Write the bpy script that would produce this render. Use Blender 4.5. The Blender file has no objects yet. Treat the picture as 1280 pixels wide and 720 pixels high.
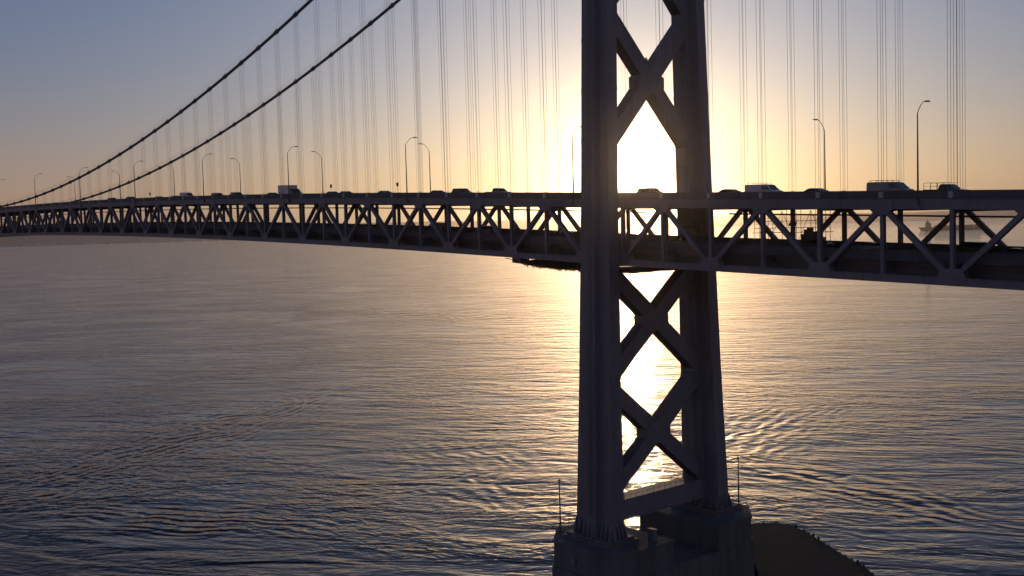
import bpy, math, random
from mathutils import Vector, Matrix
random.seed(7)
S = bpy.context.scene
COL = S.collection
WATER_TO_RAIL = 69.0                      # top of the upper barrier at the tower, above the water
R0 = WATER_TO_RAIL

# ------------------------------------------------------------------ camera
F_PX, YAW, PITCH, ROLL = 1355.59, 0.8688, 0.0570, -0.0279
CX, CY, CZ = 122.38, -133.65, R0 - 4.84
fw = Vector((-math.sin(YAW)*math.cos(PITCH), math.cos(YAW)*math.cos(PITCH), -math.sin(PITCH)))
rt = Vector((math.cos(YAW), math.sin(YAW), 0)); up = rt.cross(fw)
r2 = rt*math.cos(ROLL) + up*math.sin(ROLL); u2 = -rt*math.sin(ROLL) + up*math.cos(ROLL)
cd = bpy.data.cameras.new('camera'); cam = bpy.data.objects.new('camera', cd); COL.objects.link(cam)
M4 = Matrix((r2, u2, -fw)).transposed().to_4x4(); M4.translation = Vector((CX, CY, CZ)); cam.matrix_world = M4
cd.sensor_width = 36; cd.lens = F_PX/1280*36; cd.clip_start = 1; cd.clip_end = 90000
S.camera = cam

# ------------------------------------------------------------------ sky, sun, exposure
SUN = Vector((-0.6866, 0.7252, 0.0518)).normalized()
SUN_EL = math.asin(SUN.z); SUN_AZ = math.atan2(SUN.x, SUN.y)       # clockwise from +Y
W = bpy.data.worlds.new('World'); S.world = W; W.use_nodes = True
nt = W.node_tree; N = nt.nodes; L = nt.links; N.clear()
wo = N.new('ShaderNodeOutputWorld'); bg = N.new('ShaderNodeBackground'); L.new(bg.outputs[0], wo.inputs[0])
sky = N.new('ShaderNodeTexSky'); sky.sky_type = 'NISHITA'; sky.sun_disc = False
sky.sun_elevation = SUN_EL; sky.sun_rotation = SUN_AZ
sky.altitude = 60; sky.air_density = 1.0; sky.dust_density = 3.0; sky.ozone_density = 8.0
bg.inputs['Strength'].default_value = 0.12
# the sun's own glow in the low morning air, laid out by direction from the sun
tc = N.new('ShaderNodeTexCoord')
dot = N.new('ShaderNodeVectorMath'); dot.operation = 'DOT_PRODUCT'; dot.inputs[1].default_value = SUN
nrm = N.new('ShaderNodeVectorMath'); nrm.operation = 'NORMALIZE'
L.new(tc.outputs['Generated'], nrm.inputs[0]); L.new(nrm.outputs[0], dot.inputs[0])
def mth(op, a, b=None, c=None):
    n = N.new('ShaderNodeMath'); n.operation = op
    for i, v in enumerate((a, b, c)):
        if v is None: continue
        if isinstance(v, (int, float)): n.inputs[i].default_value = v
        else: L.new(v, n.inputs[i])
    return n.outputs[0]
ang = mth('ARCCOSINE', mth('MINIMUM', dot.outputs['Value'], 0.9999999))       # radians from the sun
def glow(width, amount, color, power=1.0):
    e = mth('MULTIPLY', mth('EXPONENT', mth('MULTIPLY', mth('POWER', mth('DIVIDE', ang, width), power), -1.0)), amount)
    m = N.new('ShaderNodeVectorMath'); m.operation = 'SCALE'; m.inputs[0].default_value = color; L.new(e, m.inputs['Scale'])
    return m.outputs[0]
def vadd(a, b):
    n = N.new('ShaderNodeVectorMath'); n.operation = 'ADD'; L.new(a, n.inputs[0]); L.new(b, n.inputs[1]); return n.outputs[0]
K = 1/0.12
sep = N.new('ShaderNodeSeparateXYZ'); L.new(nrm.outputs[0], sep.inputs[0])
hz = mth('EXPONENT', mth('MULTIPLY', mth('MAXIMUM', sep.outputs['Z'], 0.0), -1/0.07))          # thin bright band of air low over the bay
def band(fac, color):
    m = N.new('ShaderNodeVectorMath'); m.operation = 'SCALE'; m.inputs[0].default_value = tuple(c*K for c in color)
    L.new(fac, m.inputs['Scale']); return m.outputs[0]
tint = N.new('ShaderNodeVectorMath'); tint.operation = 'MULTIPLY'; tint.inputs[1].default_value = (1.6, 1.07, .83)
L.new(sky.outputs[0], tint.inputs[0])
lowair = mth('EXPONENT', mth('MULTIPLY', mth('MAXIMUM', sep.outputs['Z'], 0.0), -1/0.45))
tot = vadd(tint.outputs[0], band(lowair, (.130, .154, .180)))
tot = vadd(tot, band(hz, (.36, .11, .0)))
tot = vadd(tot, band(mth('MULTIPLY', hz, mth('EXPONENT', mth('MULTIPLY', ang, -4.0))), (.24, .42, .0)))
tot = vadd(tot, glow(0.15, .40*K, (1.0, 0.82, 0.28)))
tot = vadd(tot, glow(0.028, 1.4*K, (1.0, 0.72, 0.30), 1.8))
L.new(tot, bg.inputs['Color'])

sd = bpy.data.lights.new('sun', 'SUN'); sd.energy = 0.45; sd.angle = math.radians(0.6); sd.color = (1.0, 0.68, 0.38)
so = bpy.data.objects.new('sun', sd); COL.objects.link(so); so.rotation_euler = SUN.to_track_quat('Z', 'Y').to_euler()
S.view_settings.view_transform = 'Standard'; S.view_settings.look = 'None'
S.view_settings.exposure = 0.0; S.view_settings.gamma = 1; S.view_settings.use_curve_mapping = False
S.render.engine = 'CYCLES'
S.cycles.use_denoising = True
S.cycles.max_bounces = 6; S.cycles.diffuse_bounces = 3; S.cycles.glossy_bounces = 4; S.cycles.volume_bounces = 1
S.cycles.sample_clamp_indirect = 6.0; S.cycles.caustics_reflective = False; S.cycles.caustics_refractive = False

# ------------------------------------------------------------------ helpers
class MB:
    def __init__(s): s.v = []; s.f = []; s.mi = []
    def add(s, vs, fs, mi=0):
        o = len(s.v); s.v += [tuple(v) for v in vs]; s.f += [tuple(i+o for i in f) for f in fs]; s.mi += [mi]*len(fs)
    def box(s, x0, x1, y0, y1, z0, z1, mi=0):
        vs = [(x, y, z) for z in (z0, z1) for y in (y0, y1) for x in (x0, x1)]
        s.add(vs, [(0,2,3,1), (4,5,7,6), (0,1,5,4), (2,6,7,3), (0,4,6,2), (1,3,7,5)], mi)
    def beam(s, p0, p1, w, h, side=(0,1,0), mi=0):
        """square bar: h across the 'side' direction, w in the other one"""
        p0 = Vector(p0); p1 = Vector(p1); d = (p1-p0).normalized(); a = Vector(side)
        a = (a - d*a.dot(d)).normalized(); b = d.cross(a)
        vs = []
        for p in (p0, p1):
            for i, j in ((-1,-1), (1,-1), (1,1), (-1,1)): vs.append(p + a*(h/2*i) + b*(w/2*j))
        s.add(vs, [(3,2,1,0), (4,5,6,7), (0,1,5,4), (1,2,6,5), (2,3,7,6), (3,0,4,7)], mi)
    def tube(s, pts, r, n=6, mi=0, r1=None):
        pts = [Vector(p) for p in pts]; rings = []
        m = len(pts)
        for i, p in enumerate(pts):
            d = (pts[min(i+1, m-1)] - pts[max(i-1, 0)]).normalized()
            a = Vector((0,1,0)) if abs(d.y) < .9 else Vector((1,0,0))
            a = (a - d*a.dot(d)).normalized(); b = d.cross(a)
            rr = r if r1 is None else r + (r1-r)*i/(m-1)
            rings.append([p + (a*math.cos(2*math.pi*k/n) + b*math.sin(2*math.pi*k/n))*rr for k in range(n)])
        vs = [v for g in rings for v in g]; fs = []
        for i in range(m-1):
            for k in range(n):
                k2 = (k+1) % n; fs.append((i*n+k, i*n+k2, (i+1)*n+k2, (i+1)*n+k))
        fs.append(tuple(range(n-1, -1, -1))); fs.append(tuple((m-1)*n+k for k in range(n)))
        s.add(vs, fs, mi)
    def loft(s, rings, mi=0, cap=True):
        n = len(rings[0]); vs = [v for g in rings for v in g]; fs = []
        for i in range(len(rings)-1):
            for k in range(n):
                k2 = (k+1) % n; fs.append((i*n+k, i*n+k2, (i+1)*n+k2, (i+1)*n+k))
        if cap: fs.append(tuple(range(n-1, -1, -1))); fs.append(tuple((len(rings)-1)*n+k for k in range(n)))
        s.add(vs, fs, mi)
    def prism(s, poly, axis, c0, c1, mi=0):
        """poly: 2-D outline; axis 1 = outline in x,z swept along y; axis 2 = outline in x,y swept along z; axis 0 = y,z along x"""
        def P(p, c): return {0:(c,p[0],p[1]), 1:(p[0],c,p[1]), 2:(p[0],p[1],c)}[axis]
        n = len(poly)
        s.add([P(p, c0) for p in poly] + [P(p, c1) for p in poly],
              [tuple(range(n)), tuple(range(2*n-1, n-1, -1))] + [(i, i+n, (i+1) % n + n, (i+1) % n) for i in range(n)], mi)
    def build(s, name, mats, parent=None, smooth=False, loc=None, fix=True):
        me = bpy.data.meshes.new(name); me.from_pydata(s.v, [], s.f)
        if not isinstance(mats, (list, tuple)): mats = [mats]
        for m in mats: me.materials.append(m)
        if len(mats) > 1: me.polygons.foreach_set('material_index', s.mi)
        if smooth: me.polygons.foreach_set('use_smooth', [True]*len(me.polygons))
        me.update()
        if fix:
            import bmesh
            bm = bmesh.new(); bm.from_mesh(me); bmesh.ops.recalc_face_normals(bm, faces=bm.faces); bm.to_mesh(me); bm.free()
        o = bpy.data.objects.new(name, me); COL.objects.link(o)
        if parent is not None: o.parent = parent
        if loc is not None: o.location = loc
        return o
def tag(o, label, cat, group=None, kind=None):
    if label: o['label'] = label
    if cat: o['category'] = cat
    if group: o['group'] = group
    if kind: o['kind'] = kind
    return o
def empty(name, loc, label, cat, group=None, rz=0):
    o = bpy.data.objects.new(name, None); COL.objects.link(o); o.location = loc; o.rotation_euler = (0, 0, rz)
    return tag(o, label, cat, group)
def dup(root, loc=None, rz=None, label=None, group=None):
    r = root.copy(); COL.objects.link(r)
    if loc is not None: r.location = loc
    if rz is not None: r.rotation_euler = (0, 0, rz)
    if label: r['label'] = label
    if group: r['group'] = group
    for ch in list(root.children):
        c = ch.copy(); COL.objects.link(c); c.parent = r
        for g in list(ch.children):
            d = g.copy(); COL.objects.link(d); d.parent = c
    return r

def mat(name, col, rough=.6, metal=0., var=.25, scale=.35, streak=True, bump=.0, spec=.5, rust=0.):
    m = bpy.data.materials.new(name); m.use_nodes = True; t = m.node_tree; n = t.nodes; l = t.links
    b = n['Principled BSDF']; b.inputs['Roughness'].default_value = rough; b.inputs['Metallic'].default_value = metal
    b.inputs['Specular IOR Level'].default_value = spec
    g = n.new('ShaderNodeNewGeometry'); mp = n.new('ShaderNodeMapping'); l.new(g.outputs['Position'], mp.inputs[0])
    mp.inputs['Scale'].default_value = (1, 1, .12 if streak else 1)
    no = n.new('ShaderNodeTexNoise'); no.inputs['Scale'].default_value = scale; no.inputs['Detail'].default_value = 8
    no.inputs['Roughness'].default_value = .65; l.new(mp.outputs[0], no.inputs['Vector'])
    r = n.new('ShaderNodeValToRGB'); l.new(no.outputs[0], r.inputs[0])
    r.color_ramp.elements[0].position = .3; r.color_ramp.elements[1].position = .72
    r.color_ramp.elements[0].color = tuple(c*(1-var) for c in col)+(1,)
    r.color_ramp.elements[1].color = tuple(min(1, c*(1+var)) for c in col)+(1,)
    out = r.outputs[0]
    if rust:
        n2 = n.new('ShaderNodeTexNoise'); n2.inputs['Scale'].default_value = 1.3; n2.inputs['Detail'].default_value = 9
        l.new(mp.outputs[0], n2.inputs['Vector'])
        r2_ = n.new('ShaderNodeValToRGB'); r2_.color_ramp.elements[0].position = .60; r2_.color_ramp.elements[1].position = .72
        r2_.color_ramp.elements[1].color = (rust, rust, rust, 1); l.new(n2.outputs[0], r2_.inputs[0])
        mx = n.new('ShaderNodeMix'); mx.data_type = 'RGBA'; mx.inputs['B'].default_value = (.14, .06, .03, 1)
        l.new(r2_.outputs[0], mx.inputs['Factor']); l.new(out, mx.inputs['A']); out = mx.outputs['Result']
    l.new(out, b.inputs['Base Color'])
    if bump:
        bp = n.new('ShaderNodeBump'); bp.inputs['Strength'].default_value = bump; bp.inputs['Distance'].default_value = .1
        l.new(no.outputs[0], bp.inputs['Height']); l.new(bp.outputs[0], b.inputs['Normal'])
    return m
STEEL = mat('grey_bridge_paint', (.235, .215, .24), .55, var=.18, rust=.35)
STEEL_D = mat('dull_steel', (.16, .15, .15), .6, var=.25, rust=.5)
STEEL_L = mat('pale_plate', (.55, .55, .56), .5, var=.1)
CABLE = mat('cable_paint', (.13, .12, .13), .6, var=.2, streak=False)
ROPE = mat('galvanised_rope', (.34, .33, .32), .5, metal=.0, var=.2)
CONC = mat('pier_concrete', (.16, .155, .15), .85, var=.3, bump=.4)
ASPH = mat('asphalt', (.05, .05, .052), .85, var=.2, streak=False, scale=1.2)
BARR = mat('barrier_paint', (.12, .115, .13), .7, var=.25, scale=.8)
PIPE = mat('pipe_paint', (.12, .11, .11), .5)
TIMBER = mat('weathered_timber', (.017, .011, .009), .9, var=.45, streak=False, scale=.9, bump=.6)
NET = mat('scaffold_netting', (.10, .045, .035), .9, var=.4, streak=False, scale=1.5)
PAINT_W = mat('white_paint', (.75, .75, .74), .3, var=.06, spec=.6)
PAINT_G = mat('silver_paint', (.22, .23, .25), .3, metal=.4, var=.05)
PAINT_D = mat('dark_paint', (.035, .037, .045), .25, var=.1)
PAINT_B = mat('blue_paint', (.04, .07, .16), .25, var=.1)
PAINT_R = mat('red_paint', (.22, .025, .02), .28, var=.1)
GLASS = mat('car_glass', (.02, .023, .026), .06, var=.0, spec=1.0)
RUBBER = mat('rubber', (.02, .02, .02), .9)
MLINE = mat('road_marking', (.7, .7, .66), .7)

# ------------------------------------------------------------------ profile of the roadway and cables
XM = 356.4
def rail(x): return R0 + (8.27*(1-((x+XM)/XM)**2) if x < 0 else -0.035*x)
def cabz(x): return R0 + (8.2 + 67.3*((x+XM)/XM)**2 if x < 0 else 75.5 - .378*x + .000385*x*x)
H = 9.145
MAIN = [-(14.275 + H*k) for k in range(-1, 76)]       # first is the end node beside the tower
SIDE = [11.97 + H*k for k in range(-1, 22)]
YT = 9.97
X_END_L, X_END_R = MAIN[-1], SIDE[-1]
def stations(a, b, step=4.6):
    n = max(1, int(abs(b-a)/step)); return [a+(b-a)*i/n for i in range(n+1)]

# ------------------------------------------------------------------ water
WAKES = [(-206, 10, 121.3, 82, 16, 5.0, 0.22), (-109, -33, 31.7, 31, 11, 4.0, 0.16), (-22, 92, -14.4, 39, 9, 5.5, 0.26), (-79, 139, 111.3, 48, 16, 4.5, 0.14), (-104, 42, 150.6, 53, 18, 5, 0.1), (-579, 326, 12.1, 169, 30, 14, 0.35)]
def water_mat():
    m = bpy.data.materials.new('bay_water'); m.use_nodes = True; t = m.node_tree; n = t.nodes; l = t.links
    b = n['Principled BSDF']; b.inputs['Base Color'].default_value = (.022, .026, .046, 1)
    b.inputs['IOR'].default_value = 1.33; b.inputs['Roughness'].default_value = .03; b.inputs['Specular IOR Level'].default_value = .5
    g = n.new('ShaderNodeNewGeometry')
    def mapped(sx, sy, rot):                 # rotate into the wave's own frame, then stretch along the crest
        mp = n.new('ShaderNodeMapping'); mp.vector_type = 'TEXTURE'; l.new(g.outputs['Position'], mp.inputs[0])
        mp.inputs['Rotation'].default_value = (0, 0, rot); mp.inputs['Scale'].default_value = (1/sx, 1/sy, 1); return mp.outputs[0]
    def noise(vec, scale, detail=3, rough=.5, dist=0.):
        x = n.new('ShaderNodeTexNoise'); l.new(vec, x.inputs['Vector']); x.inputs['Scale'].default_value = scale
        x.inputs['Detail'].default_value = detail; x.inputs['Roughness'].default_value = rough; x.inputs['Distortion'].default_value = dist
        return x.outputs[0]
    def M(op, a, b_=None):
        x = n.new('ShaderNodeMath'); x.operation = op
        for i, v in enumerate((a, b_)):
            if v is None: continue
            if isinstance(v, (int, float)): x.inputs[i].default_value = v
            else: l.new(v, x.inputs[i])
        return x.outputs[0]
    def ramp(v, a, b_):
        x = n.new('ShaderNodeMapRange'); x.interpolation_type = 'SMOOTHSTEP'; l.new(v, x.inputs[0])
        x.inputs[1].default_value = a; x.inputs[2].default_value = b_; return x.outputs[0]
    # view direction of the picture is about 50 deg left of +Y; crests run roughly across it
    A = math.radians(46)
    rip = noise(mapped(1, 1.5, A), .60, 4, .56, .4)              # wind ripples
    rip2 = noise(mapped(1, 1.9, A+.35), .24, 2, .45, .6)         # short waves, two directions
    rip3 = noise(mapped(1, 2.1, A-.55), .19, 2, .45, .6)
    sw = noise(mapped(1, 3.2, A-.15), .035, 3, .5, .8)          # low swell
    patch = ramp(noise(mapped(1, 2.6, A), .0045, 4, .55, .8), .38, .62)   # rough patches and slicks
    wm1 = ramp(noise(mapped(1, 2.0, A+.4), .010, 3, .5, .5), .47, .62)
    wm2 = ramp(noise(mapped(1, 2.0, A-.5), .009, 3, .5, .5), .47, .62)
    amp = M('ADD', .45, M('MULTIPLY', patch, .8))
    hsum = M('ADD', M('MULTIPLY', M('MULTIPLY', rip, .13), amp), M('MULTIPLY', M('MULTIPLY', rip2, .31), M('ADD', M('MULTIPLY', wm1, 1.5), .28)))
    hsum = M('ADD', hsum, M('MULTIPLY', M('MULTIPLY', rip3, .34), M('ADD', M('MULTIPLY', wm2, 1.5), .28)))
    hsum = M('ADD', hsum, M('MULTIPLY', sw, 1.1))
    warp = noise(mapped(1, 1, 0), .03, 3, .5)
    brk = noise(mapped(1, 1.6, A), .09, 2, .5)
    # boat wakes and eddies off the pier: (centre x, y, crest heading, half length, half width, wavelength, height)
    for wx, wy, wa, wl, ww, lam, am in WAKES:
        mp = n.new('ShaderNodeMapping'); mp.vector_type = 'TEXTURE'; l.new(g.outputs['Position'], mp.inputs[0])
        mp.inputs['Location'].default_value = (wx, wy, 0); mp.inputs['Rotation'].default_value = (0, 0, math.radians(wa))
        sp = n.new('ShaderNodeSeparateXYZ'); l.new(mp.outputs[0], sp.inputs[0])
        v = M('ADD', sp.outputs['Y'], M('MULTIPLY', M('SUBTRACT', warp, .5), lam*5.5))
        e = M('EXPONENT', M('MULTIPLY', M('ADD', M('POWER', M('DIVIDE', M('ABSOLUTE', v), ww), 2), M('POWER', M('DIVIDE', M('ABSOLUTE', sp.outputs['X']), wl), 4)), -1.0))
        wv = M('MULTIPLY', M('SINE', M('MULTIPLY', v, 2*math.pi/lam)), M('MULTIPLY', e, am))
        hsum = M('ADD', hsum, M('MULTIPLY', wv, M('MULTIPLY', ramp(brk, .34, .62), 1.4)))
    bp = n.new('ShaderNodeBump'); bp.inputs['Strength'].default_value = 1; bp.inputs['Distance'].default_value = 1.0
    l.new(hsum, bp.inputs['Height']); l.new(bp.outputs[0], b.inputs['Normal'])
    return m
WM = water_mat()
mb = MB(); mb.add([(-24000,-3000,0), (6000,-3000,0), (6000,24000,0), (-24000,24000,0)], [(0,1,2,3)])
tag(mb.build('water', WM), 'dark rippled bay water with a golden sun path', None, kind='structure')

# ------------------------------------------------------------------ far shores (seen through the truss and under the deck)
def polar(az_deg, d):      # azimuth from +Y towards -X, about the camera's foot
    a = math.radians(az_deg); return (CX - math.sin(a)*d, CY + math.cos(a)*d)
def nz(x, seed, oct_=5):
    s = 0; a = 1; f = 1; rr = random.Random(seed)
    ph = [rr.random()*6.28 for _ in range(oct_*2)]
    for i in range(oct_):
        s += a*(math.sin(x*f+ph[2*i]) + .6*math.sin(x*f*1.7+ph[2*i+1])); a *= .55; f *= 2.1
    return s/2.6
LAND = mat('far_land', (.06, .055, .05), .95, var=.4, streak=False, scale=.004)
def land(name, label, az0, az1, dist, hfun, depth, seed, steps=260):
    mb = MB(); rings = []
    for i in range(steps+1):
        az = az0+(az1-az0)*i/steps; d = dist(az)
        h = max(2.5, hfun(az, nz(az*.9, seed)))
        ring = []
        for q, (dd, hh) in enumerate(((0, -3), (0, 1.5), (depth*.25, h*.45), (depth*.55, h*(.85+.1*nz(az*3, seed+1))), (depth*.75, h), (depth, h*.6), (depth, -3))):
            x, y = polar(az, d+dd); ring.append((x, y, hh))
        rings.append(ring)
    mb.loft(rings)
    return tag(mb.build(name, LAND), label, None, kind='structure')
land('shore', 'low flat shoreline across the bay', 92, 24, lambda a: 12200 + 900*nz(a*.25, 3) + 1500*max(0, 1-abs(a-68)/12), lambda a, n_: (22+3*n_) if a > 30 else 8, 2500, 4)
land('hills', 'hazy hills behind the far shoreline', 96, 22, lambda a: 16500+300*nz(a*.3, 8), lambda a, n_: max(30, (150+14*n_)*(.35+.65*min(1, max(0, (a-30)/35)))+60), 3000, 9)
# shoreline buildings catch the light as pale dots on the left
SHED = mat('pale_shed', (.82, .8, .76), .35)
proto = None
rr = random.Random(5)
for i in range(26):
    az = 75.6 - i*.33 - rr.random()*.2
    if i > 17: az -= (i-17)*.4
    d = 11700+900*0 + rr.uniform(-60, 200); x, y = polar(az, d)
    if proto is None:
        root = empty('warehouse', (x, y, 0), 'pale waterfront warehouse on the far shore at the left edge', 'building', 'warehouses along the far shore', math.radians(az))
        m1 = MB(); m1.box(-30, 30, -20, 20, 0, 17); m1.build('wall', SHED, root)
        m1 = MB(); m1.prism([(-22, 17.02), (22, 17.02), (0, 24)], 0, -31, 31); m1.build('roof', SHED, root)
        proto = root; o = root
        root['label'] = 'small pale warehouse in the row along the far left shore'
    else:
        o = dup(proto, (x, y, 0), math.radians(az))
    s = rr.uniform(.5, 1.1); o.scale = (s, s, s*rr.uniform(.7, 1.1))
# ground for the warehouses: a quay in front of the shore
mb = MB(); q = []
for i in range(31):
    az = 78 - i*.65; x, y = polar(az, 11500); q.append((x, y))
for i in range(31):
    az = 58.5 + i*.65; x, y = polar(az, 13300); q.append((x, y))
mb.prism(q, 2, -2, .9); tag(mb.build('quay', LAND), 'flat quay along the far shore', None, kind='structure')

# anchored ship far to the right
def ship(az, d, ln, label):
    x, y = polar(az, d); t = empty('cargo_ship', (x, y, 0), label, 'ship', None, math.radians(az+8))
    hullm = mat('ship_hull', (.12, .07, .06), .7); sup = mat('ship_house', (.16, .13, .12), .7)
    m1 = MB(); hw = ln*.07
    m1.loft([[(-ln/2+12, -hw*.8, -1), (ln/2-8, -hw*.2, -1), (ln/2-8, hw*.2, -1), (-ln/2+12, hw*.8, -1)],
             [(-ln/2, -hw, 13), (ln/2-30, -hw, 13), (ln/2, -1, 13), (ln/2, 1, 13)][:3] + [(-ln/2, hw, 13)]])
    m1.build('hull', hullm, t)
    m1 = MB(); m1.box(-ln*.40, -ln*.32, -hw*.8, hw*.8, 13.02, 30); m1.box(-ln*.39, -ln*.35, -hw*.5, hw*.5, 30, 37); m1.build('superstructure', sup, t)
    m1 = MB(); m1.tube([(-ln*.37, 0, 37), (-ln*.37, 0, 50)], 1.2); m1.tube([(-ln*.37, -5, 44), (-ln*.37, 5, 44)], .8); m1.build('mast', sup, t)
    m1 = MB()
    for k in range(7): 
        a = -ln*.27 + k*ln*.095; m1.box(a, a+ln*.085, -hw*.85, hw*.85, 13.02, 19+2.6*((k*3) % 3))
    m1.build('deck_cargo', hullm, t)
    return t
ship(27.6, 4700, 260, 'long low cargo ship anchored beyond the bridge at right')

# ------------------------------------------------------------------ pier and fender
OCT = [(-8.9,-14.2), (-4.6,-19), (4.6,-19), (8.9,-14.2), (8.9,14.2), (4.6,19), (-4.6,19), (-8.9,14.2)]
pier = empty('bridge_pier', (0, 0, 0), 'massive concrete pier carrying the tower legs above the water', 'pier')
ZP = R0-55.2
def scaled(poly, s, t=None): return [(x*s, y*(t or s)) for x, y in poly]
mb = MB()
mb.loft([[(x, y, z) for x, y in scaled(OCT, s)] for s, z in ((1.06, -4), (1.05, 2.0), (1.03, 2.4), (1.02, ZP-4.2))])
mb.build('base', CONC, pier)
for sg in (-1, 1):
    mb = MB()
    half = [(-8.9, 5.6), (8.9, 5.6), (8.9, 14.2), (4.6, 19), (-4.6, 19), (-8.9, 14.2)]
    half = [(x, y*sg) for x, y in half]
    mb.loft([[(x, y, ZP-4.19) for x, y in half], [(x, y, ZP-.5) for x, y in half]])
    cap = [(x*1.015, y + (.12*sg if abs(y) > 6 else -.12*sg)) for x, y in half]
    mb.loft([[(x, y, ZP-.49) for x, y in cap], [(x, y, ZP) for x, y in cap]])
    mb.build('pedestal', CONC, pier)
# guard rails along the pier edge between the pedestals
mb = MB()
for x in (-8.3, 8.3):
    for k in range(8):
        y = -5.2+k*1.486; mb.tube([(x, y, ZP-4.2), (x, y, ZP-3.1)], .04, 5)
    for z in (ZP-3.1, ZP-3.65): mb.tube([(x, -5.4, z), (x, 5.4, z)], .035, 5)
mb.build('guard_rail', STEEL_D, pier)
mb = MB()
for sg in (-1, 1):                                # edge rail round each pedestal
    pts = [(-8.6, 5.9), (-8.6, 14.0), (-4.45, 18.7), (4.45, 18.7), (8.6, 14.0), (8.6, 5.9)]
    pts = [(x, y*sg) for x, y in pts]
    for z in (.55, 1.05): mb.tube([(x, y, ZP+z) for x, y in pts], .03, 5)
    for (xa, ya), (xb, yb) in zip(pts, pts[1:]):
        m_ = max(1, int(math.hypot(xb-xa, yb-ya)/1.8))
        for j in range(m_+1): mb.tube([(xa+(xb-xa)*j/m_, ya+(yb-ya)*j/m_, ZP), (xa+(xb-xa)*j/m_, ya+(yb-ya)*j/m_, ZP+1.05)], .035, 5)
mb.build('edge_rail', STEEL_D, pier)
mb = MB(); mb.box(-.6, .6, -19.3, -19.2, ZP-2.9, ZP-1.9); mb.build('plaque', STEEL, pier)
mb = MB()
for x in (5.2, 5.7): mb.tube([(x, -18.85, ZP-9), (x, -18.85, ZP+.9)], .04, 5)
for k in range(28): mb.tube([(5.2, -18.85, ZP-8.8+k*.34), (5.7, -18.85, ZP-8.8+k*.34)], .025, 4)
mb.build('ladder', STEEL_D, pier)
t = empty('control_cabinet', (6.6, -8.0, ZP), 'small dark cabinet on the pier beside the near tower leg', 'cabinet')
mb = MB(); mb.box(-.6, .6, -.45, .45, 0, 1.7); mb.prism([(-.5, 1.7), (.5, 1.7), (.5, 1.78), (-.5, 1.9)], 0, -.68, .68); mb.build('housing', STEEL_D, t)
mb = MB(); mb.box(.6, .63, -.38, .38, .1, 1.6); mb.build('door', STEEL, t)
for (x, y, lb) in ((-7.4, -14.9, 'thin dark pole on the near left corner of the pier'), (3.2, 18.2, 'thin dark pole on the far right corner of the pier')):
    t = empty('marker_pole', (x, y, ZP), lb, 'pole', 'poles on the pier corners')
    mb = MB(); mb.tube([(0,0,0), (0,0,8.2)], .14, 8, r1=.09); mb.build('shaft', STEEL_D, t)
    mb = MB(); mb.box(-.3, .3, -.3, .3, 0, .25); mb.build('base_plate', STEEL_D, t)
    mb = MB(); mb.tube([(0,0,8.2), (0,0,8.65)], .2, 8); mb.build('lamp_head', STEEL_D, t)

fen = empty('timber_fender', (0, 0, 0), 'dark low timber fender platform wrapping the right side of the pier', 'fender')
FZ = 3.0
FP = [(9.6,-22), (24,-20), (38,-8), (40,8), (29.9,24.4), (18.6,33.0), (11.3,37.0), (-1.8,44.7), (-6.2,46.0), (-9.1,45.7), (-11.8,41.0), (-11.2,20.4), (0, 20.6), (5.0,20.2), (9.6,15.0)]
mb = MB(); mb.prism(FP, 2, FZ-1.2, FZ-.25); mb.build('platform', TIMBER, fen)
mb = MB(); rr = random.Random(3)
for k in range(-24, 150):                      # deck planks, cut to the outline by sampling
    x = k*.62*.6 - 4
    ys = []
    n = len(FP)
    for i in range(n):
        (x0, y0), (x1, y1) = FP[i], FP[(i+1) % n]
        if (x0 <= x < x1) or (x1 <= x < x0): ys.append(y0+(y1-y0)*(x-x0)/(x1-x0))
    ys.sort()
    for a, b in zip(ys[::2], ys[1::2]):
        if b-a > .8: mb.box(x-.1845, x+.1845, a+.1+rr.random()*.3, b-.1-rr.random()*.3, FZ-.25, FZ+rr.uniform(-.004, .004))
o = mb.build('plank', TIMBER, fen); o.name = 'plank_deck'
n = len(FP); cnt = 0
for i in range(n):
    p, q_ = Vector(FP[i]), Vector(FP[(i+1) % n])
    if i in (11, 12, 13, 14): continue
    m_ = max(1, int((q_-p).length/1.9))
    for j in range(m_):
        c = p+(q_-p)*(j/m_); h = FZ+rr.choice((.02, .05, .08, .1, .12, .45))
        mb = MB(); mb.tube([(c.x, c.y, -4), (c.x+rr.uniform(-.05,.05), c.y, h)], .24, 8, r1=.2); mb.build('pile', TIMBER, fen); cnt += 1
mb = MB()
for i in range(n):
    if i in (11, 12, 13, 14): continue
    p, q_ = Vector(FP[i]), Vector(FP[(i+1) % n]); d = (q_-p).normalized(); nn = Vector((d.y, -d.x))*.32
    for z in (FZ-.6, 1.0): mb.beam((p.x+nn.x, p.y+nn.y, z), (q_.x+nn.x, q_.y+nn.y, z), .35, .3, side=(0,0,1))
mb.build('waler', TIMBER, fen)

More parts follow.
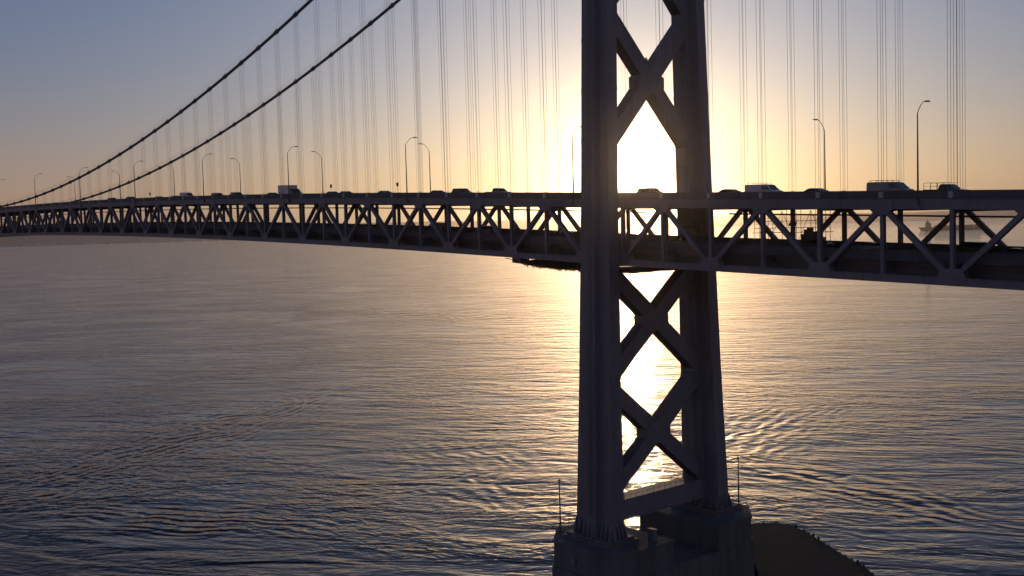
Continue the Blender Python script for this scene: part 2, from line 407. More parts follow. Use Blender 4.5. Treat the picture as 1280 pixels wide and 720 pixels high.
# ------------------------------------------------------------------ tower
tower = empty('bridge_tower', (0, 0, 0), 'tall grey steel bridge tower with crossed braces between two legs', 'bridge tower')
def interp(z, tab):
    for (z0, v0), (z1, v1) in zip(tab, tab[1:]):
        if z <= z1: return v0+(v1-v0)*(z-z0)/(z1-z0)
    return tab[-1][1]
AT = [(-56, 4.2), (-50, 4.02), (-30, 3.5), (0, 3.04), (30, 2.75), (78, 2.4)]
def la(z): return interp(z, AT)
def ly(z): return 11.5 - .0285*z
LZ = [-54.4, -50, -40, -30, -20, -10, 0, 10, 20, 30, 45, 60, 76]
for sg in (-1, 1):
    mb = MB(); rings = []
    ZZ = []
    for z in range(-48, 74, 8): ZZ += [(z-.01, 0), (z, .03), (z+.5, .03), (z+.51, 0)]
    ZZ = sorted(ZZ + [(z, 0) for z in LZ if not any(abs(z-q_[0]) < .6 for q_ in ZZ)])
    for z, o_ in ZZ:
        a, c, e, h, y0 = la(z), 1.0+.0042*(30-z), 1.1+.004*max(0, -z), 2.2+.002*(30-z), ly(z)*sg
        a += o_; c += o_; e += o_; h += o_
        P = [(-a,-e), (-c,-e), (-c,-h), (c,-h), (c,-e), (a,-e), (a,e), (c,e), (c,h), (-c,h), (-c,e), (-a,e)]
        rings.append([(x, y0+y, R0+z) for x, y in P])
    mb.loft(rings); leg = mb.build('leg', STEEL, tower)
    z = -54.4; a, e, y0 = la(z), 1.35, ly(z)*sg
    mb = MB(); mb.box(-a-1.0, a+1.0, y0-3.4, y0+3.4, ZP, ZP+.35); mb.box(-a-.6, a+.6, y0-2.9, y0+2.9, ZP+.35, ZP+.8)
    mb.build('base_plate', STEEL_D, leg)
    mb = MB()
    for k in range(9):
        x = -a+.2 + k*(2*a-.4)/8
        w = 2.5 if abs(x) < 1.4 else 1.5
        for s2 in (-1, 1): mb.prism([(y0+s2*(w-.3), ZP+.8), (y0+s2*(w+.6), ZP+.8), (y0+s2*(w-.1), ZP+3.0), (y0+s2*(w-.3), ZP+3.0)], 0, x-.07, x+.07)
    for k in range(4):
        y = y0-1.2+k*.8
        for s2 in (-1, 1): mb.prism([(s2*(a-.2), ZP+.8), (s2*(a+.75), ZP+.8), (s2*(a+.1), ZP+3.0), (s2*(a-.2), ZP+3.0)], 1, y-.07, y+.07)
    mb.build('stiffener', STEEL, leg)
for sg in (-1, 1):                              # access ladder up the face of each leg
    mb = MB(); pts = []
    for z in (-51, -30, 0, 30, 60, 74): pts.append((ly(z)*sg - (2.2+.002*(30-z)) - .22, R0+z))
    for x in (-.28, .28): mb.tube([(x+.35, y, z) for y, z in pts], .045, 5)
    for k in range(300):
        z = -51+k*.415; y = ly(z)*sg - (2.2+.002*(30-z)) - .22
        mb.beam((.07, y, R0+z), (.63, y, R0+z), .04, .04, side=(0,0,1))
    mb.build('ladder', STEEL_D, tower)
def brace(y0, z0, y1, z1, w=2.6, d=2.0):
    mb = MB(); mb.beam((0, y0, R0+z0), (0, y1, R0+z1), w, d, side=(1,0,0))
    dv = Vector((0, y1-y0, z1-z0)).normalized()
    for s in (-1, 1):      # edge flanges of the box member
        nn = Vector((0, -dv.z, dv.y))*s*(w/2-.14)
        mb.beam((0, y0+nn.y, R0+z0+nn.z), (0, y1+nn.y, R0+z1+nn.z), .28, d+.16, side=(1,0,0))
    return mb.build('diagonal_brace', STEEL, tower)
PANELS = [(6.9, 29.1), (29.1, 50.5), (50.5, 71.0), (-30.4, -11.6), (-49.3, -30.4)]
for z0, z1 in PANELS:
    zc = (z0+z1)/2
    ya, yb = ly(z0)-.6, ly(z1)-.6
    brace(-ya, z0, yb, z1); brace(ya, z0, -yb, z1, 2.6, 1.95)
    mb = MB(); q = 1.13
    P = [(-3, -.8), (-3, .8), (-1.6, 1.75), (1.6, 1.75), (3, .8), (3, -.8), (1.6, -1.75), (-1.6, -1.75)]
    mb.prism([(y, R0+zc+z) for y, z in P], 0, -q, q); mb.build('crossing_plate', STEEL, tower)
for z in (-30.4, -11.6, 6.9, 29.1, 50.5):
    for sg in (-1, 1):
        y = ly(z)*sg; mb = MB(); yi = (abs(y)-2.1)*sg
        P = [(yi+1.0*sg, -3.6), (yi-.9*sg, -1.5), (yi-.9*sg, 1.5), (yi+1.0*sg, 3.6)]
        mb.prism([(a, R0+z+b) for a, b in P], 0, -1.1, 1.1); mb.build('joint_plate', STEEL, tower)
mb = MB(); y = ly(-51)-1.2; mb.box(-1.6, 1.6, -y, y, R0-52.4, R0-49.6); mb.box(-1.75, 1.75, -y, y, R0-49.6, R0-49.35); mb.box(-1.75, 1.75, -y, y, R0-52.65, R0-52.4)
st = mb.build('cross_strut', STEEL, tower)
mb = MB()
for x in (-1.6, 1.6):
    for k in range(14):
        yy = -9+k*18/13; mb.tube([(x, yy, R0-49.35), (x, yy, R0-48.2)], .05, 5)
    for z in (R0-48.2, R0-48.75): mb.tube([(x, -9.3, z), (x, 9.3, z)], .045, 5)
mb.build('walkway_rail', STEEL_D, st)
mb = MB(); y = ly(-12)-1.2; mb.box(-1.5, 1.5, -y, y, R0-12.9, R0-11.9); mb.build('cross_strut', STEEL, tower)
mb = MB(); mb.box(-2, 2, -9.5, 9.5, R0+71, R0+74.5); mb.build('cross_strut', STEEL, tower)
for sg in (-1, 1):
    mb = MB(); mb.prism([(-3.4, R0+76.01), (3.4, R0+76.01), (1.2, R0+78.4), (-1.2, R0+78.4)], 1, sg*YT-1.6, sg*YT+1.6); mb.build('cable_saddle', STEEL, tower)
mb = MB(); mb.tube([(0, 0, R0+20.6), (0, 0, R0+22.2)], .09, 6); mb.box(-.18, .18, -.18, .18, R0+21.4, R0+22.0); mb.build('beacon', STEEL_D, tower)

# ------------------------------------------------------------------ decks
def strip(name, m, y0, y1, ztop, zbot, xs, parent=None, mi=0):
    mb = MB(); mb.loft([[(x, y0, rail(x)+zbot), (x, y1, rail(x)+zbot), (x, y1, rail(x)+ztop), (x, y0, rail(x)+ztop)] for x in xs])
    return mb.build(name, m, parent)
XS = stations(X_END_L, 0, 9.1) + stations(0, X_END_R, 9.1)[1:]
strip('upper_road', ASPH, -8.66, 8.66, -1.0, -1.35, XS)['kind'] = 'structure'
strip('lower_road', ASPH, -8.66, 8.66, -8.45, -8.75, XS)['kind'] = 'structure'
for nm, zt in (('lane_markings', -1.0), ('lane_markings', -8.45)):
    mb = MB()
    for y in (-5.2, -1.75, 1.75, 5.2):
        x = X_END_L+5
        while x < X_END_R-5:
            z0, z1 = rail(x)+zt+.006, rail(x+3.5)+zt+.006; mb.add([(x,y-.07,z0), (x+3.5,y-.07,z1), (x+3.5,y+.07,z1), (x,y+.07,z0)], [(0,1,2,3)]); x += 14
    mb.build(nm, MLINE, fix=False)['kind'] = 'structure'
def wall(label, y, ztop, zbot, th=.24, posts=True):
    t = empty('barrier', (0, 0, 0), label, 'barrier', 'concrete barriers along the road decks')
    strip('wall', BARR, y-th/2, y+th/2, ztop-.12, zbot, XS, t)
    strip('coping', BARR, y-th/2-.05, y+th/2+.05, ztop, ztop-.118, XS, t)
    return t
wall('grey barrier on the near edge of the upper road deck', -8.8, 0, -1.36)
wall('grey barrier on the far edge of the upper road deck', 8.8, 0, -1.36)
wall('grey barrier on the near edge of the lower road deck', -8.8, -7.45, -8.8)
wall('grey barrier on the far edge of the lower road deck', 8.8, -7.35, -8.8)

def deck_frame(label, ztop, depth):
    t = empty('floor_framing', (0, 0, 0), label, 'floor framing', 'steel framing under the road decks')
    beam0 = None
    for x in MAIN+SIDE:
        if beam0 is None or True:
            pass
        z = rail(x)+ztop
        if beam0 is None:
            mb = MB(); mb.box(-.06, .06, -9.5, 9.5, -depth, 0); mb.box(-.3, .3, -9.5, 9.5, -depth-.07, -depth); mb.box(-.3, .3, -9.5, 9.5, -.07, .003)
            beam0 = mb.build('floor_beam', STEEL_D, t); o = beam0
        else: o = beam0.copy(); COL.objects.link(o)
        o.location = (x, 0, z)
        o.parent = t
    for y in (-7.6, -5.1, -2.55, 0, 2.55, 5.1, 7.6):
        strip('stringer', STEEL_D, y-.12, y+.12, ztop-.01, ztop-.62, XS, t)
    return t
deck_frame('steel floor beams under the upper road deck', -1.37, 1.15)
lf = deck_frame('steel floor beams under the lower road deck', -8.80, 1.35)
for y in (-7.2, 7.9): strip('edge_girder', PIPE, y-.1, y+.1, -8.81, -11.0, XS, lf)
t = empty('utility_pipe', (0,0,0), 'long thin pipe slung under the far side of the upper deck', 'pipe')
mb = MB(); mb.tube([(x, 9.2, rail(x)-3.5) for x in XS if x < -4], .13, 8); mb.build('run', PIPE, t)
mb = MB(); mb.tube([(x, 9.2, rail(x)-3.5) for x in XS if x > 4], .13, 8); mb.build('run', PIPE, t)

# ------------------------------------------------------------------ stiffening trusses
def truss(sg, label):
    t = empty('stiffening_truss', (0, 0, 0), label, 'truss', 'steel trusses along the two sides of the deck')
    y = YT*sg
    for nodes, end in ((MAIN, -3.35), (SIDE, 3.3)):
        xs = [end] + ([x for x in nodes if abs(x) > 4])
        for nm, zt, zb, hw in (('top_chord', -1.12, -2.25, .42), ('bottom_chord', -10.45, -11.35, .42)):
            mb = MB(); mb.loft([[(x, y-hw, rail(x)+zb), (x, y+hw, rail(x)+zb), (x, y+hw, rail(x)+zt), (x, y-hw, rail(x)+zt)] for x in xs])
            # flanges of the built-up chord
            for (a, b) in ((zt, zt+.05), (zb-.05, zb)):
                mb.loft([[(x, y-hw-.09, rail(x)+a), (x, y+hw+.09, rail(x)+a), (x, y+hw+.09, rail(x)+b), (x, y-hw-.09, rail(x)+b)] for x in xs])
            mb.build(nm, STEEL, t)
        for i, x in enumerate(nodes):
            top = (i % 2 == 1)                   # index 0 is the end node (bottom)
            zt, zb = rail(x)-2.25, rail(x)-10.45
            xv = x if abs(x) > 3.4 else 3.6
            mb = MB()
            mb.box(-.26, .26, -.30, -.26, 0, zt-zb); mb.box(-.26, .26, .26, .30, 0, zt-zb); mb.box(-.04, .04, -.26, .26, 0, zt-zb)
            mb.build('vertical', STEEL, t, loc=(xv, y, zb))
            mb = MB()
            if top: P = [(-1.75, -1.3), (1.75, -1.3), (1.55, -2.35), (.8, -3.05), (-.8, -3.05), (-1.55, -2.35)]
            else: P = [(-1.75, -11.28), (1.75, -11.28), (1.75, -10.2), (1.25, -9.35), (-1.25, -9.35), (-1.75, -10.2)]
            if i == 0: P = [(p if (p*(-1 if x < 0 else 1) > -.4) else -.4*(-1 if x < 0 else 1), q) for p, q in P]
            for s2 in (-1, 1): mb.prism([(p, q) for p, q in P], 1, s2*.455-.02, s2*.455+.02)
            mb.build('gusset_plate', STEEL, t, loc=(xv, y, rail(x)))
            if i+1 < len(nodes):
                x2 = nodes[i+1]; 
                za = rail(x)+(-2.0 if top else -10.7); zc = rail(x2)+(-10.7 if top else -2.0)
                mb = MB()
                p0, p1 = Vector((xv, 0, za)), Vector((x2, 0, zc)); mid = (p0+p1)/2
                a, b = p0-mid, p1-mid
                mb.beam(a+Vector((0,-.33,0)), b+Vector((0,-.33,0)), .62, .07); mb.beam(a+Vector((0,.33,0)), b+Vector((0,.33,0)), .62, .07)
                mb.beam(a, b, .1, .6)
                # lacing
                dn = (b-a).normalized(); ln = (b-a).length; nn = Vector((-dn.z, 0, dn.x))*.29
                for s2 in (-1, 1):
                    mb.beam(a+nn*s2+Vector((0,0,0)), b+nn*s2, .05, .6)
                mb.build('diagonal', STEEL, t, loc=(mid.x, y, mid.z))
    return t
truss(-1, 'grey steel truss on the near side of the double deck')
truss(1, 'dark steel truss on the far side of the double deck')

# ------------------------------------------------------------------ main cables and suspenders
def cable(sg, label):
    t = empty('main_cable', (0, 0, 0), label, 'cable', 'main suspension cables')
    y = YT*sg
    xs = stations(X_END_L, 0, 6) + stations(0, X_END_R+6, 6)[1:]
    mb = MB(); mb.tube([(x, y, cabz(x)) for x in xs], .36, 12); mb.build('wire_cable', CABLE, t, smooth=True)
    for d in (-.42, .42):
        mb = MB(); mb.tube([(x, y+d, cabz(x)+1.25) for x in xs], .022, 4); mb.build('hand_rope', ROPE, t)
    for x in MAIN[1:]+SIDE[1:]:
        d = Vector((1, 0, (cabz(x+.5)-cabz(x-.5)))).normalized()
        mb = MB(); mb.tube([-d*.5, d*.5], .50, 10)
        mb.box(-.12, .12, -.1, .1, .45, .75)
        mb.build('cable_band', CABLE, t, loc=(x, y, cabz(x)))
    return t
cable(-1, 'thick dark main cable on the near side, uppermost at left')
cable(1, 'thick dark main cable on the far side, lower at left')
ORD = ['first','second','third','fourth','fifth','sixth','seventh','eighth','ninth','tenth','eleventh','twelfth','thirteenth','fourteenth','fifteenth','sixteenth','seventeenth','eighteenth','nineteenth','twentieth']
for sg, side in ((-1, 'near'), (1, 'far')):
    y = YT*sg
    for nodes, dirn in ((MAIN[1:], 'left'), (SIDE[1:], 'right')):
        for i, x in enumerate(nodes):
            if dirn == 'right' and x > 150: continue
            zb = rail(x)-1.1; zt = cabz(x)
            if zt-zb < 1.2: zt = zb+1.2
            lb = ('%s suspender of thin wire ropes %s of the tower on the %s cable' % (ORD[i], dirn, side)) if i < 20 else \
                 'short tightly spaced suspender ropes towards midspan on the %s cable' % side
            mb = MB()
            for ox in (-.37, .37):
                for oy in (-.37, .37): mb.tube([(ox, oy, 0), (ox, oy, zt-zb)], .023, 5)
            mb.box(-.05, .05, -.39, .39, 1.2, 1.26) if zt-zb > 3 else None
            o = mb.build('suspender', ROPE, loc=(x, y, zb), fix=False)
            tag(o, lb, 'suspender', 'suspenders on the %s cable' % side)
            mb = MB(); mb.box(-.26, .26, .47*sg-.05, .47*sg+.05, .2, .95); mb.build('socket_plate', STEEL_L, o)

# ------------------------------------------------------------------ street lamps
def lamp(x, sg, label):
    """post outboard of the barrier, arm reaching over the road"""
    t = empty('street_lamp', (x, 10.55*sg, rail(x)-1.6), label, 'street lamp', 'lamps along the upper deck')
    mb = MB(); mb.tube([(0,0,0), (0,0,10.9)], .13, 8, r1=.07); mb.build('pole', STEEL_D, t, smooth=True)
    mb = MB(); i = -sg
    mb.tube([(0,0,10.8), (0,.25*i,11.3), (0,.9*i,12.0), (0,1.4*i,12.35), (0,2.0*i,12.45)], .05, 6)
    mb.build('arm', STEEL_D, t, smooth=True)
    mb = MB(); mb.loft([[(-.12,1.9*i,12.38), (.12,1.9*i,12.38), (.12,1.9*i,12.52), (-.12,1.9*i,12.52)],
                        [(-.17,2.3*i,12.36), (.17,2.3*i,12.36), (.17,2.3*i,12.56), (-.17,2.3*i,12.56)],
                        [(-.10,2.9*i,12.40), (.10,2.9*i,12.40), (.10,2.9*i,12.5), (-.10,2.9*i,12.5)]]); mb.build('lamp_head', STEEL_D, t)
    mb = MB(); mb.box(-.2,.2,-.65 if sg > 0 else -.2, .2 if sg > 0 else .65, -.3, .02); mb.build('bracket', STEEL_D, t)
    return t
NEAR = [53.6, -6.9, -54.4, -101.7, -147.2, -194, -241, -288, -335]
FAR = [26.6, -75.5, -122.4, -168.5, -215, -262, -309]
nl = ['tall lamp post at right, beside the van with ladder rack', 'lamp post just left of the tower in the glare', 'near lamp post close beside a far one, left of the blue boxy car',
      'near lamp post standing over the box truck'] + ['%s near lamp post left of the tower' % ORD[k] for k in range(3, 8)]
fl = ['far lamp post right of the tower, arm pointing left', 'first far lamp post left of the tower, arm pointing left'] + ['%s far lamp post left of the tower' % ORD[k] for k in range(1, 6)]
for x, lb in zip(NEAR, nl): lamp(x, -1, lb)
for x, lb in zip(FAR, fl): lamp(x, 1, lb)
for (x, sg, lb) in ((-116.0, 1, 'small dark lane signal above the box truck'), (-86.5, 1, 'small dark lane signal above two low cars'), (-232.0, 1, 'small dark lane signal far along the deck')):
    t = empty('lane_signal', (x, 9.2*sg, rail(x)-.1), lb, 'signal', 'lane signals along the upper deck')
    mb = MB(); mb.tube([(0,0,0), (0,0,1.7)], .035, 5); mb.build('post', STEEL_D, t)
    mb = MB(); mb.box(-.24, .24, -.15, .15, 1.65, 2.5); mb.box(-.3,.3,-.17,-.15,2.3,2.45); mb.build('signal_head', PAINT_D, t)

# ------------------------------------------------------------------ vehicles
def wheels(t, L_, w, wb0, wb1, r=.34):
    for x in (wb0, wb1):
        for s in (-1, 1):
            mb = MB(); yy = s*(w/2-.11); mb.tube([(x, yy-.11, r), (x, yy+.11, r)], r, 16); tyre = mb.build('wheel', RUBBER, t)
            mb = MB(); mb.tube([(x, yy+s*.10, r), (x, yy+s*.125, r)], r*.6, 12); mb.build('rim', PAINT_G, tyre)
def body_from(profile, w, inset, zi):
    """side outline lofted across; parts above zi lean inwards (tumblehome)"""
    mb = MB(); rings = []
    for k, f in ((-1, .93), (-.92, 1.0), (.92, 1.0), (1, .93)):
        ring = []
        for x, z in profile:
            lean = inset*max(0, (z-zi))
            yy = k*(w/2-lean); zz = z if abs(k) < 1 else (z*.985+.02)
            ring.append((x*(1 if abs(k) < 1 else .985), yy, zz))
        rings.append(ring)
    mb.loft(rings); return mb
def quad_pane(mb, pts, y, off):
    mb.prism(pts, 1, y-off, y+off)
def lights(t, L_, w, z, zt=None):
    for s in (-1, 1):
        mb = MB(); mb.box(L_/2-.04, L_/2+.03, s*(w/2-.32)-.16, s*(w/2-.32)+.16, z-.08, z+.08); mb.build('headlight', PAINT_W, t)
        mb = MB(); mb.box(-L_/2-.03, -L_/2+.04, s*(w/2-.28)-.13, s*(w/2-.28)+.13, z-.02, z+.18); mb.build('tail_light', PAINT_R, t)
def car(kind, paint):
    root = bpy.data.objects.new({'sedan':'sedan','suv':'sport_utility','van':'cargo_van','pickup':'pickup_truck','box':'box_truck'}[kind], None); COL.objects.link(root)
    if kind == 'sedan':
        L_, w = 4.6, 1.8
        body = [(-2.3,.35),(-2.3,.8),(-2.15,.98),(-1.55,1.02),(-.95,1.38),(-.5,1.45),(.35,1.44),(.75,1.32),(1.35,.98),(2.1,.84),(2.28,.68),(2.3,.35)]
        win = [[(-1.35,1.03),(-.88,1.36),(-.42,1.39),(-.42,1.03)], [(-.34,1.03),(-.34,1.40),(.3,1.38),(.68,1.27),(1.1,1.03)]]
        ws = [(.78,1.31),(1.33,.99)]; rw = [(-.97,1.37),(-1.53,1.03)]; zi = .98; ins = .42
    elif kind == 'suv':
        L_, w = 4.8, 1.9
        body = [(-2.4,.4),(-2.4,1.0),(-2.3,1.15),(-2.05,1.68),(-1.8,1.78),(.35,1.79),(.7,1.7),(1.25,1.14),(2.15,1.02),(2.38,.8),(2.4,.4)]
        win = [[(-2.05,1.16),(-1.85,1.66),(-1.2,1.68),(-1.2,1.16)], [(-1.1,1.16),(-1.1,1.69),(-.25,1.7),(-.25,1.16)], [(-.15,1.16),(-.15,1.7),(.4,1.69),(.68,1.6),(1.08,1.16)]]
        ws = [(.73,1.68),(1.24,1.15)]; rw = [(-2.07,1.66),(-2.29,1.17)]; zi = 1.14; ins = .28
    elif kind == 'van':
        L_, w = 5.9, 2.0
        body = [(-2.95,.4),(-2.95,2.0),(-2.8,2.14),(.9,2.16),(1.35,2.05),(2.15,1.32),(2.8,1.16),(2.94,.9),(2.95,.4)]
        win = [[(.2,1.35),(.2,1.95),(1.15,1.95),(1.3,1.88),(1.85,1.35)]]
        ws = [(1.4,2.02),(2.13,1.35)]; rw = [(-2.955,1.4),(-2.955,1.9)]; zi = 1.3; ins = .12
    elif kind == 'pickup':
        L_, w = 5.7, 1.95
        body = [(-2.85,.45),(-2.85,1.12),(-.75,1.12),(-.74,1.2),(-.6,1.74),(-.3,1.82),(.55,1.81),(.85,1.7),(1.35,1.2),(2.5,1.08),(2.83,.9),(2.85,.45)]
        win = [[(-.55,1.22),(-.45,1.7),(.1,1.72),(.1,1.22)], [(.18,1.22),(.18,1.73),(.55,1.72),(.8,1.62),(1.2,1.22)]]
        ws = [(.88,1.68),(1.34,1.21)]; rw = [(-.605,1.72),(-.735,1.24)]; zi = 1.2; ins = .28
    else:
        L_, w = 7.6, 2.3
        body = [(1.6,.5),(1.6,2.1),(1.75,2.25),(2.5,2.25),(3.2,1.55),(3.75,1.35),(3.8,.5)]
        win = [[(1.9,1.45),(1.9,2.1),(2.4,2.1),(2.95,1.45)]]
        ws = [(2.55,2.2),(3.17,1.57)]; rw = None; zi = 1.4; ins = .1
    body_from(body, w, ins, zi).build('body', paint, root)
    for q in win:
        for s in (-1, 1):
            mb = MB(); zs = [(w/2-ins*max(0, z-zi)) for x, z in q]
            vs = [(x, s*(zs[i]+.012), z) for i, (x, z) in enumerate(q)]; mb.add(vs, [tuple(range(len(q)))]); mb.build('side_window', GLASS, root, fix=False)
    def screen(p, nm):
        (xa, za), (xb, zb) = p; d = Vector((xb-xa, 0, zb-za)); nrm_ = Vector((-d.z, 0, d.x)).normalized()*.02
        if (nrm_.x > 0) != (nm == 'windscreen'): nrm_ = -nrm_
        wa, wb = w/2-ins*max(0, za-zi)-.12, w/2-ins*max(0, zb-zi)-.10
        mb = MB(); mb.add([Vector((xa,-wa,za))+nrm_, Vector((xa,wa,za))+nrm_, Vector((xb,wb,zb))+nrm_, Vector((xb,-wb,zb))+nrm_], [(0,1,2,3)]); mb.build(nm, GLASS, root, fix=False)
    screen(ws, 'windscreen')
    if rw: screen(rw, 'rear_window')
    if kind == 'box':
        mb = MB(); mb.box(-3.8, 1.5, -1.2, 1.2, .95, 3.15); mb.build('cargo_box', PAINT_W, root)
        mb = MB(); mb.box(-3.7, 1.7, -.5, .5, .55, .94); mb.build('chassis', STEEL_D, root)
    wheels(root, L_, w, -L_/2+.95, L_/2-.9, .34 if kind == 'sedan' else .40)
    lights(root, L_, w, .72)
    for s in (-1, 1):
        xm = ws[1][0]-.25; mb = MB(); mb.box(xm-.07, xm+.07, s*(w/2+.11)-.1, s*(w/2+.11)+.1, ws[1][1]+.02, ws[1][1]+.18); mb.build('wing_mirror', paint, root)
    return root
def rack_van(t, x0, x1, z):
    mb = MB()
    for y in (-.8, .8): mb.beam((x0, y, z+.22), (x1, y, z+.22), .05, .05)
    n = 5
    for k in range(n):
        x = x0+.2+(x1-x0-.4)*k/(n-1); mb.beam((x, -.85, z+.24), (x, .85, z+.24), .05, .05)
        for y in (-.8, .8): mb.beam((x, y, z), (x, y, z+.22), .04, .04)
    return mb.build('roof_rack', STEEL_D, t)
def rack_pickup(t):
    mb = MB(); z0, z1 = 1.12, 1.98
    for y in (-.85, .85):
        mb.beam((-2.75, y, z1), (1.0, y, z1), .05, .05)
        for x in (-2.75, -1.8, -.95): mb.beam((x, y, z0), (x, y, z1), .05, .05)
        mb.beam((-2.75, y, 1.55), (-.95, y, 1.55), .035, .035)
    for x in (-2.75, -.95, .95): mb.beam((x, -.85, z1+.02), (x, .85, z1+.02), .05, .05)
    return mb.build('ladder_rack', STEEL_D, t)
PROT = {}
def place(kind, paint, x, y, deck, label, face=1, extra=None, group=None):
    key = (kind, paint.name, extra)
    if key not in PROT:
        t = car(kind, paint)
        if extra == 'van': rack_van(t, -2.6, .9, 2.14)
        if extra == 'pickup': rack_pickup(t)
        PROT[key] = t
    else: t = dup(PROT[key])
    z = rail(x)+deck; sl = math.atan2(rail(x+1)-rail(x-1), 2)
    t.location = (x, y, z); t.rotation_euler = (0, -sl*face, 0 if face > 0 else math.pi)
    tag(t, label, {'sedan':'car','suv':'car','van':'van','pickup':'pickup truck','box':'truck'}[kind], group or 'traffic on the upper deck')
    return t
U = -.997
place('van', PAINT_G, 45.8, -3.6, U, 'pale cargo van with roof rack right of the tower', 1, 'van')
place('pickup', PAINT_D, 51.6, 0.2, U, 'dark pickup with open ladder rack just ahead of the van', 1, 'pickup')
place('sedan', PAINT_D, 34.6, -3.6, U, 'low dark car between the two vans, roof just showing')
place('van', PAINT_W, 20.6, 3.3, U, 'white van with roof rack close right of the tower', 1, 'van')
place('sedan', PAINT_D, 19.6, -3.6, U, 'dark car beside the tower in front of the white van')
place('suv', PAINT_D, 3.4, -3.2, U, 'dark car between the tower legs against the sun')
place('pickup', PAINT_G, -34.6, -3.6, U, 'silver pickup truck left of the tower')
place('suv', PAINT_B, -45.6, -3.6, U, 'dark blue boxy car behind the silver pickup')
place('sedan', PAINT_D, -54.2, -3.2, U, 'low dark car behind the blue boxy car')
place('sedan', PAINT_G, -73, -3.4, U, 'low silver car near the first far lamp post')
place('sedan', PAINT_D, -88.6, -3.4, U, 'dark low car, right one of a close pair')
place('sedan', PAINT_D, -94.6, -3.4, U, 'dark low car, left one of a close pair').location.y = -3.3
place('box', PAINT_D, -115.0, -3.0, U, 'box truck standing tallest in the left traffic')
place('sedan', PAINT_D, -123.5, -3.2, U, 'low dark car behind the box truck')
place('suv', PAINT_D, -143.0, -3.2, U, 'dark tall car right of the arched one')
place('suv', PAINT_D, -155.0, -3.0, U, 'dark car left of the second near lamp post')
place('van', PAINT_W, -175.0, -3.0, U, 'pale van with roof rack in the left traffic', 1, 'van')
place('sedan', PAINT_D, -182.5, -3.0, U, 'low dark car behind the pale van')
place('sedan', PAINT_D, -195.0, -3.0, U, 'low dark car with only its roof showing, far left')
place('suv', PAINT_D, -217.0, -3.0, U, 'dark tall car, right one of the far left pair')
place('suv', PAINT_B, -233.0, -3.0, U, 'dark blue tall car, left one of the far left pair')
place('sedan', PAINT_W, -268.0, -3.0, U, 'white car near the low point of the cable')
place('sedan', PAINT_D, -258.0, 0.5, U, 'dark car ahead of the white car near the low cable')
LOW = -8.447
for (k, p, x, y, lb) in (('sedan', PAINT_D, 30.0, 3.2, 'dark car with a bright roof edge on the lower deck by the scaffold'), ('sedan', PAINT_G, 40.5, 0, 'silver car on the lower deck under the van'),
                     ('suv', PAINT_D, 53.0, 3.2, 'dark tall car on the lower deck at right'), ('sedan', PAINT_B, 62.0, -3.2, 'blue car on the lower deck at the right edge'),
                     ('sedan', PAINT_D, -22.0, 0, 'dark car on the lower deck left of the tower'), ('suv', PAINT_G, -47.0, 3.2, 'silver tall car on the lower deck left of the tower'),
                     ('van', PAINT_D, -63.0, 3.0, 'dark van on the lower deck left of the tower'), ('sedan', PAINT_G, -84.0, 0, 'silver low car on the lower deck under the close pair'),
                     ('sedan', PAINT_D, 7.5, 0, 'dark car on the lower deck beside the tower')):
    place(k, p, x, y, LOW, lb, -1, None, 'traffic on the lower deck')

# ------------------------------------------------------------------ works on the bridge
def scaffold(x0, x1, y, z0, z1, bays, lifts, label):
    t = empty('scaffold', (0,0,0), label, 'scaffold')
    for k in range(bays+1):
        x = x0+(x1-x0)*k/bays
        for yy in (y, y+1.2):
            mb = MB(); mb.tube([(x, yy, z0), (x, yy, z1+random.uniform(-.4,.6))], .045, 5); mb.build('standard', STEEL_D, t)
    for j in range(lifts+1):
        z = z0+.4+(z1-z0-.5)*j/lifts
        for yy in (y, y+1.2):
            mb = MB(); mb.tube([(x0-.5, yy, z), (x1+.5, yy, z)], .045, 5); mb.build('ledger', STEEL_D, t)
    for k in range(bays):
        xa = x0+(x1-x0)*k/bays; xb = x0+(x1-x0)*(k+1)/bays
        mb = MB(); mb.tube([(xa, y, z0+.2), (xb, y, z1-.3)] if k % 2 else [(xa, y, z1-.3), (xb, y, z0+.2)], .035, 5); mb.build('brace', STEEL_D, t)
    mb = MB(); mb.box(x0, x1, y, y+1.2, (z0+z1)/2-.05, (z0+z1)/2+.02); mb.build('walk_board', TIMBER, t)
    return t
zf = rail(20)
scaffold(16.0, 29.0, 7.0, zf-8.45, zf-2.7, 5, 3, 'thin tube scaffold standing on the far edge of the lower deck')
t = empty('work_light', (23.0, 7.1, zf-5.55), 'dark tilted floodlight panel on the scaffold', 'floodlight')
mb = MB(); mb.tube([(0,0,0), (0,0,.35)], .04, 5); mb.build('stand', STEEL_D, t)
mb = MB(); mb.prism([(-.7,.25), (.55,.25), (.85,.85), (-.3,.85)], 1, -.15, .15); mb.build('lamp_panel', PAINT_D, t)
t = empty('material_stack', (27.2, 6.0, zf-8.44), 'dark stepped stack of work material beside the scaffold', 'stack')
mb = MB()
for k in range(7):
    mb.box(-1.6+k*.55, -1.1+k*.55, -.5, .5, 0, [1.9,2.5,2.9,2.3,1.7,1.5,1.4][k]+random.uniform(-.1,.1))
mb.build('crate_pile', PAINT_D, t)
t = empty('boom_lift', (2.6, 6.6, rail(0)-8.44), 'small boom lift on the lower deck between the tower legs', 'boom lift')
mb = MB(); mb.box(-1.2, 1.2, -.9, .9, .45, 1.2); mb.build('chassis', PAINT_D, t)
for x in (-.8, .8):
    for y in (-.85, .85):
        mb = MB(); mb.tube([(x, y-.15, .4), (x, y+.15, .4)], .4, 12); mb.build('wheel', RUBBER, t)
mb = MB(); mb.beam((-.6, 0, 1.2), (-2.0, 0, 2.5), .22, .22); mb.beam((-2.0, 0, 2.5), (2.0, 0, 2.75), .18, .18); mb.build('boom', PAINT_D, t)
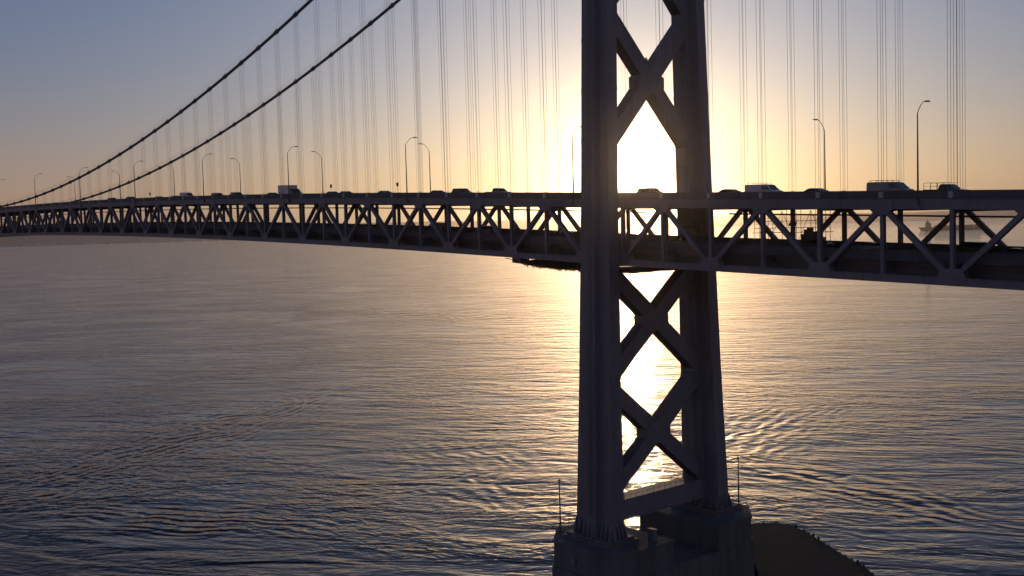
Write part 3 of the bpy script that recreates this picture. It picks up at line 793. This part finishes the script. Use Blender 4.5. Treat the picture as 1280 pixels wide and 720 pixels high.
mb = MB(); mb.box(2.0, 2.9, -.5, .5, 2.1, 2.2)
for x in (2.0, 2.9):
    for y in (-.5, .5): mb.box(x-.03, x+.03, y-.03, y+.03, 2.2, 3.2)
mb.box(1.97, 2.93, -.53, -.47, 3.15, 3.22); mb.box(1.97, 2.93, .47, .53, 3.15, 3.22); mb.build('basket', PAINT_D, t)

t = empty('hanging_platform', (0,0,0), 'ragged netted work platform slung under the truss beside the tower', 'work platform')
rr = random.Random(11); rings = []; nx = 60
mb = MB()
XA, XB = -23.0, 6.5
def sag(x): 
    u = (x-XA)/(XB-XA); return -.9 - .55*math.sin(math.pi*min(1, u*1.25)) if u < .8 else -1.15
cols = []
for i in range(nx+1):
    x = XA+(XB-XA)*i/nx; row = []
    for j in range(9):
        y = -9.9 + 19.8*j/8
        row.append((x, y, rail(x)-11.45+sag(x)+.35+rr.uniform(-.07, .07)))
    cols.append(row)
vs = [p for r_ in cols for p in r_]; fs = [(i*9+j, i*9+j+1, (i+1)*9+j+1, (i+1)*9+j) for i in range(nx) for j in range(8)]
o2 = len(vs); vs2 = [(x, y, z-.16) for x, y, z in vs]
edge = []
for i in range(nx): edge += [(i*9, (i+1)*9, (i+1)*9+o2, i*9+o2), (i*9+8, i*9+8+o2, (i+1)*9+8+o2, (i+1)*9+8)]
for j in range(8): edge += [(j, j+o2, j+1+o2, j+1), (nx*9+j, nx*9+j+1, nx*9+j+1+o2, nx*9+j+o2)]
mb.add(vs+vs2, fs + [tuple(k+o2 for k in f[::-1]) for f in fs] + edge); mb.build('net_floor', NET, t)
mb = MB(); rag = []; nr = 110
for i in range(nr+1):
    x = XA+(XB-XA)*i/nr; z = rail(x)-11.45+sag(x)+.2
    rag.append((x, z+.08, z-(rr.uniform(.12, .62) if i % 2 else rr.uniform(.02, .16))))
vs = [(x, yy, z) for x, zt, zb in rag for yy in (-9.99, -9.93) for z in (zt, zb)]
fs = []
for i in range(nr):
    o = i*4; q = o+4
    fs += [(o, q, q+1, o+1), (o+2, o+3, q+3, q+2), (o, o+2, q+2, q), (o+1, q+1, q+3, o+3)]
mb.add(vs, fs)
mb.build('hanging_rag', NET, t)
for i in range(0, 14):
    x = XA+.4+(XB-XA-.8)*i/13
    if abs(x) < 3.4: continue
    mb = MB(); mb.tube([(x, -9.9, rail(x)-11.4), (x, -9.9, rail(x)-11.45+sag(x)+.3)], .05, 5); mb.build('hanger_rod', STEEL_D, t)
mb = MB(); mb.box(-23.9, -21.7, -9.7, -7.6, rail(-23)-12.35, rail(-23)-11.4); mb.build('equipment_box', STEEL_D, t)
mb = MB(); mb.beam((-26.5, -9.0, rail(-26)-11.7), (-22, -9.0, rail(-22)-12.1), .12, .12); mb.build('outrigger', STEEL_D, t)

# ------------------------------------------------------------------ morning haze over the bay
HZ = bpy.data.materials.new('morning_haze'); HZ.use_nodes = True; t_ = HZ.node_tree; t_.nodes.clear()
vo = t_.nodes.new('ShaderNodeOutputMaterial'); pv = t_.nodes.new('ShaderNodeVolumePrincipled')
pv.inputs['Color'].default_value = (.97, .88, .84, 1); pv.inputs['Density'].default_value = 5e-5; pv.inputs['Anisotropy'].default_value = .95
t_.links.new(pv.outputs[0], vo.inputs['Volume'])
mb = MB(); mb.box(-25000, 7000, -4000, 25000, -6, 420); tag(mb.build('haze', HZ), 'thin morning haze over the bay', None, kind='stuff')
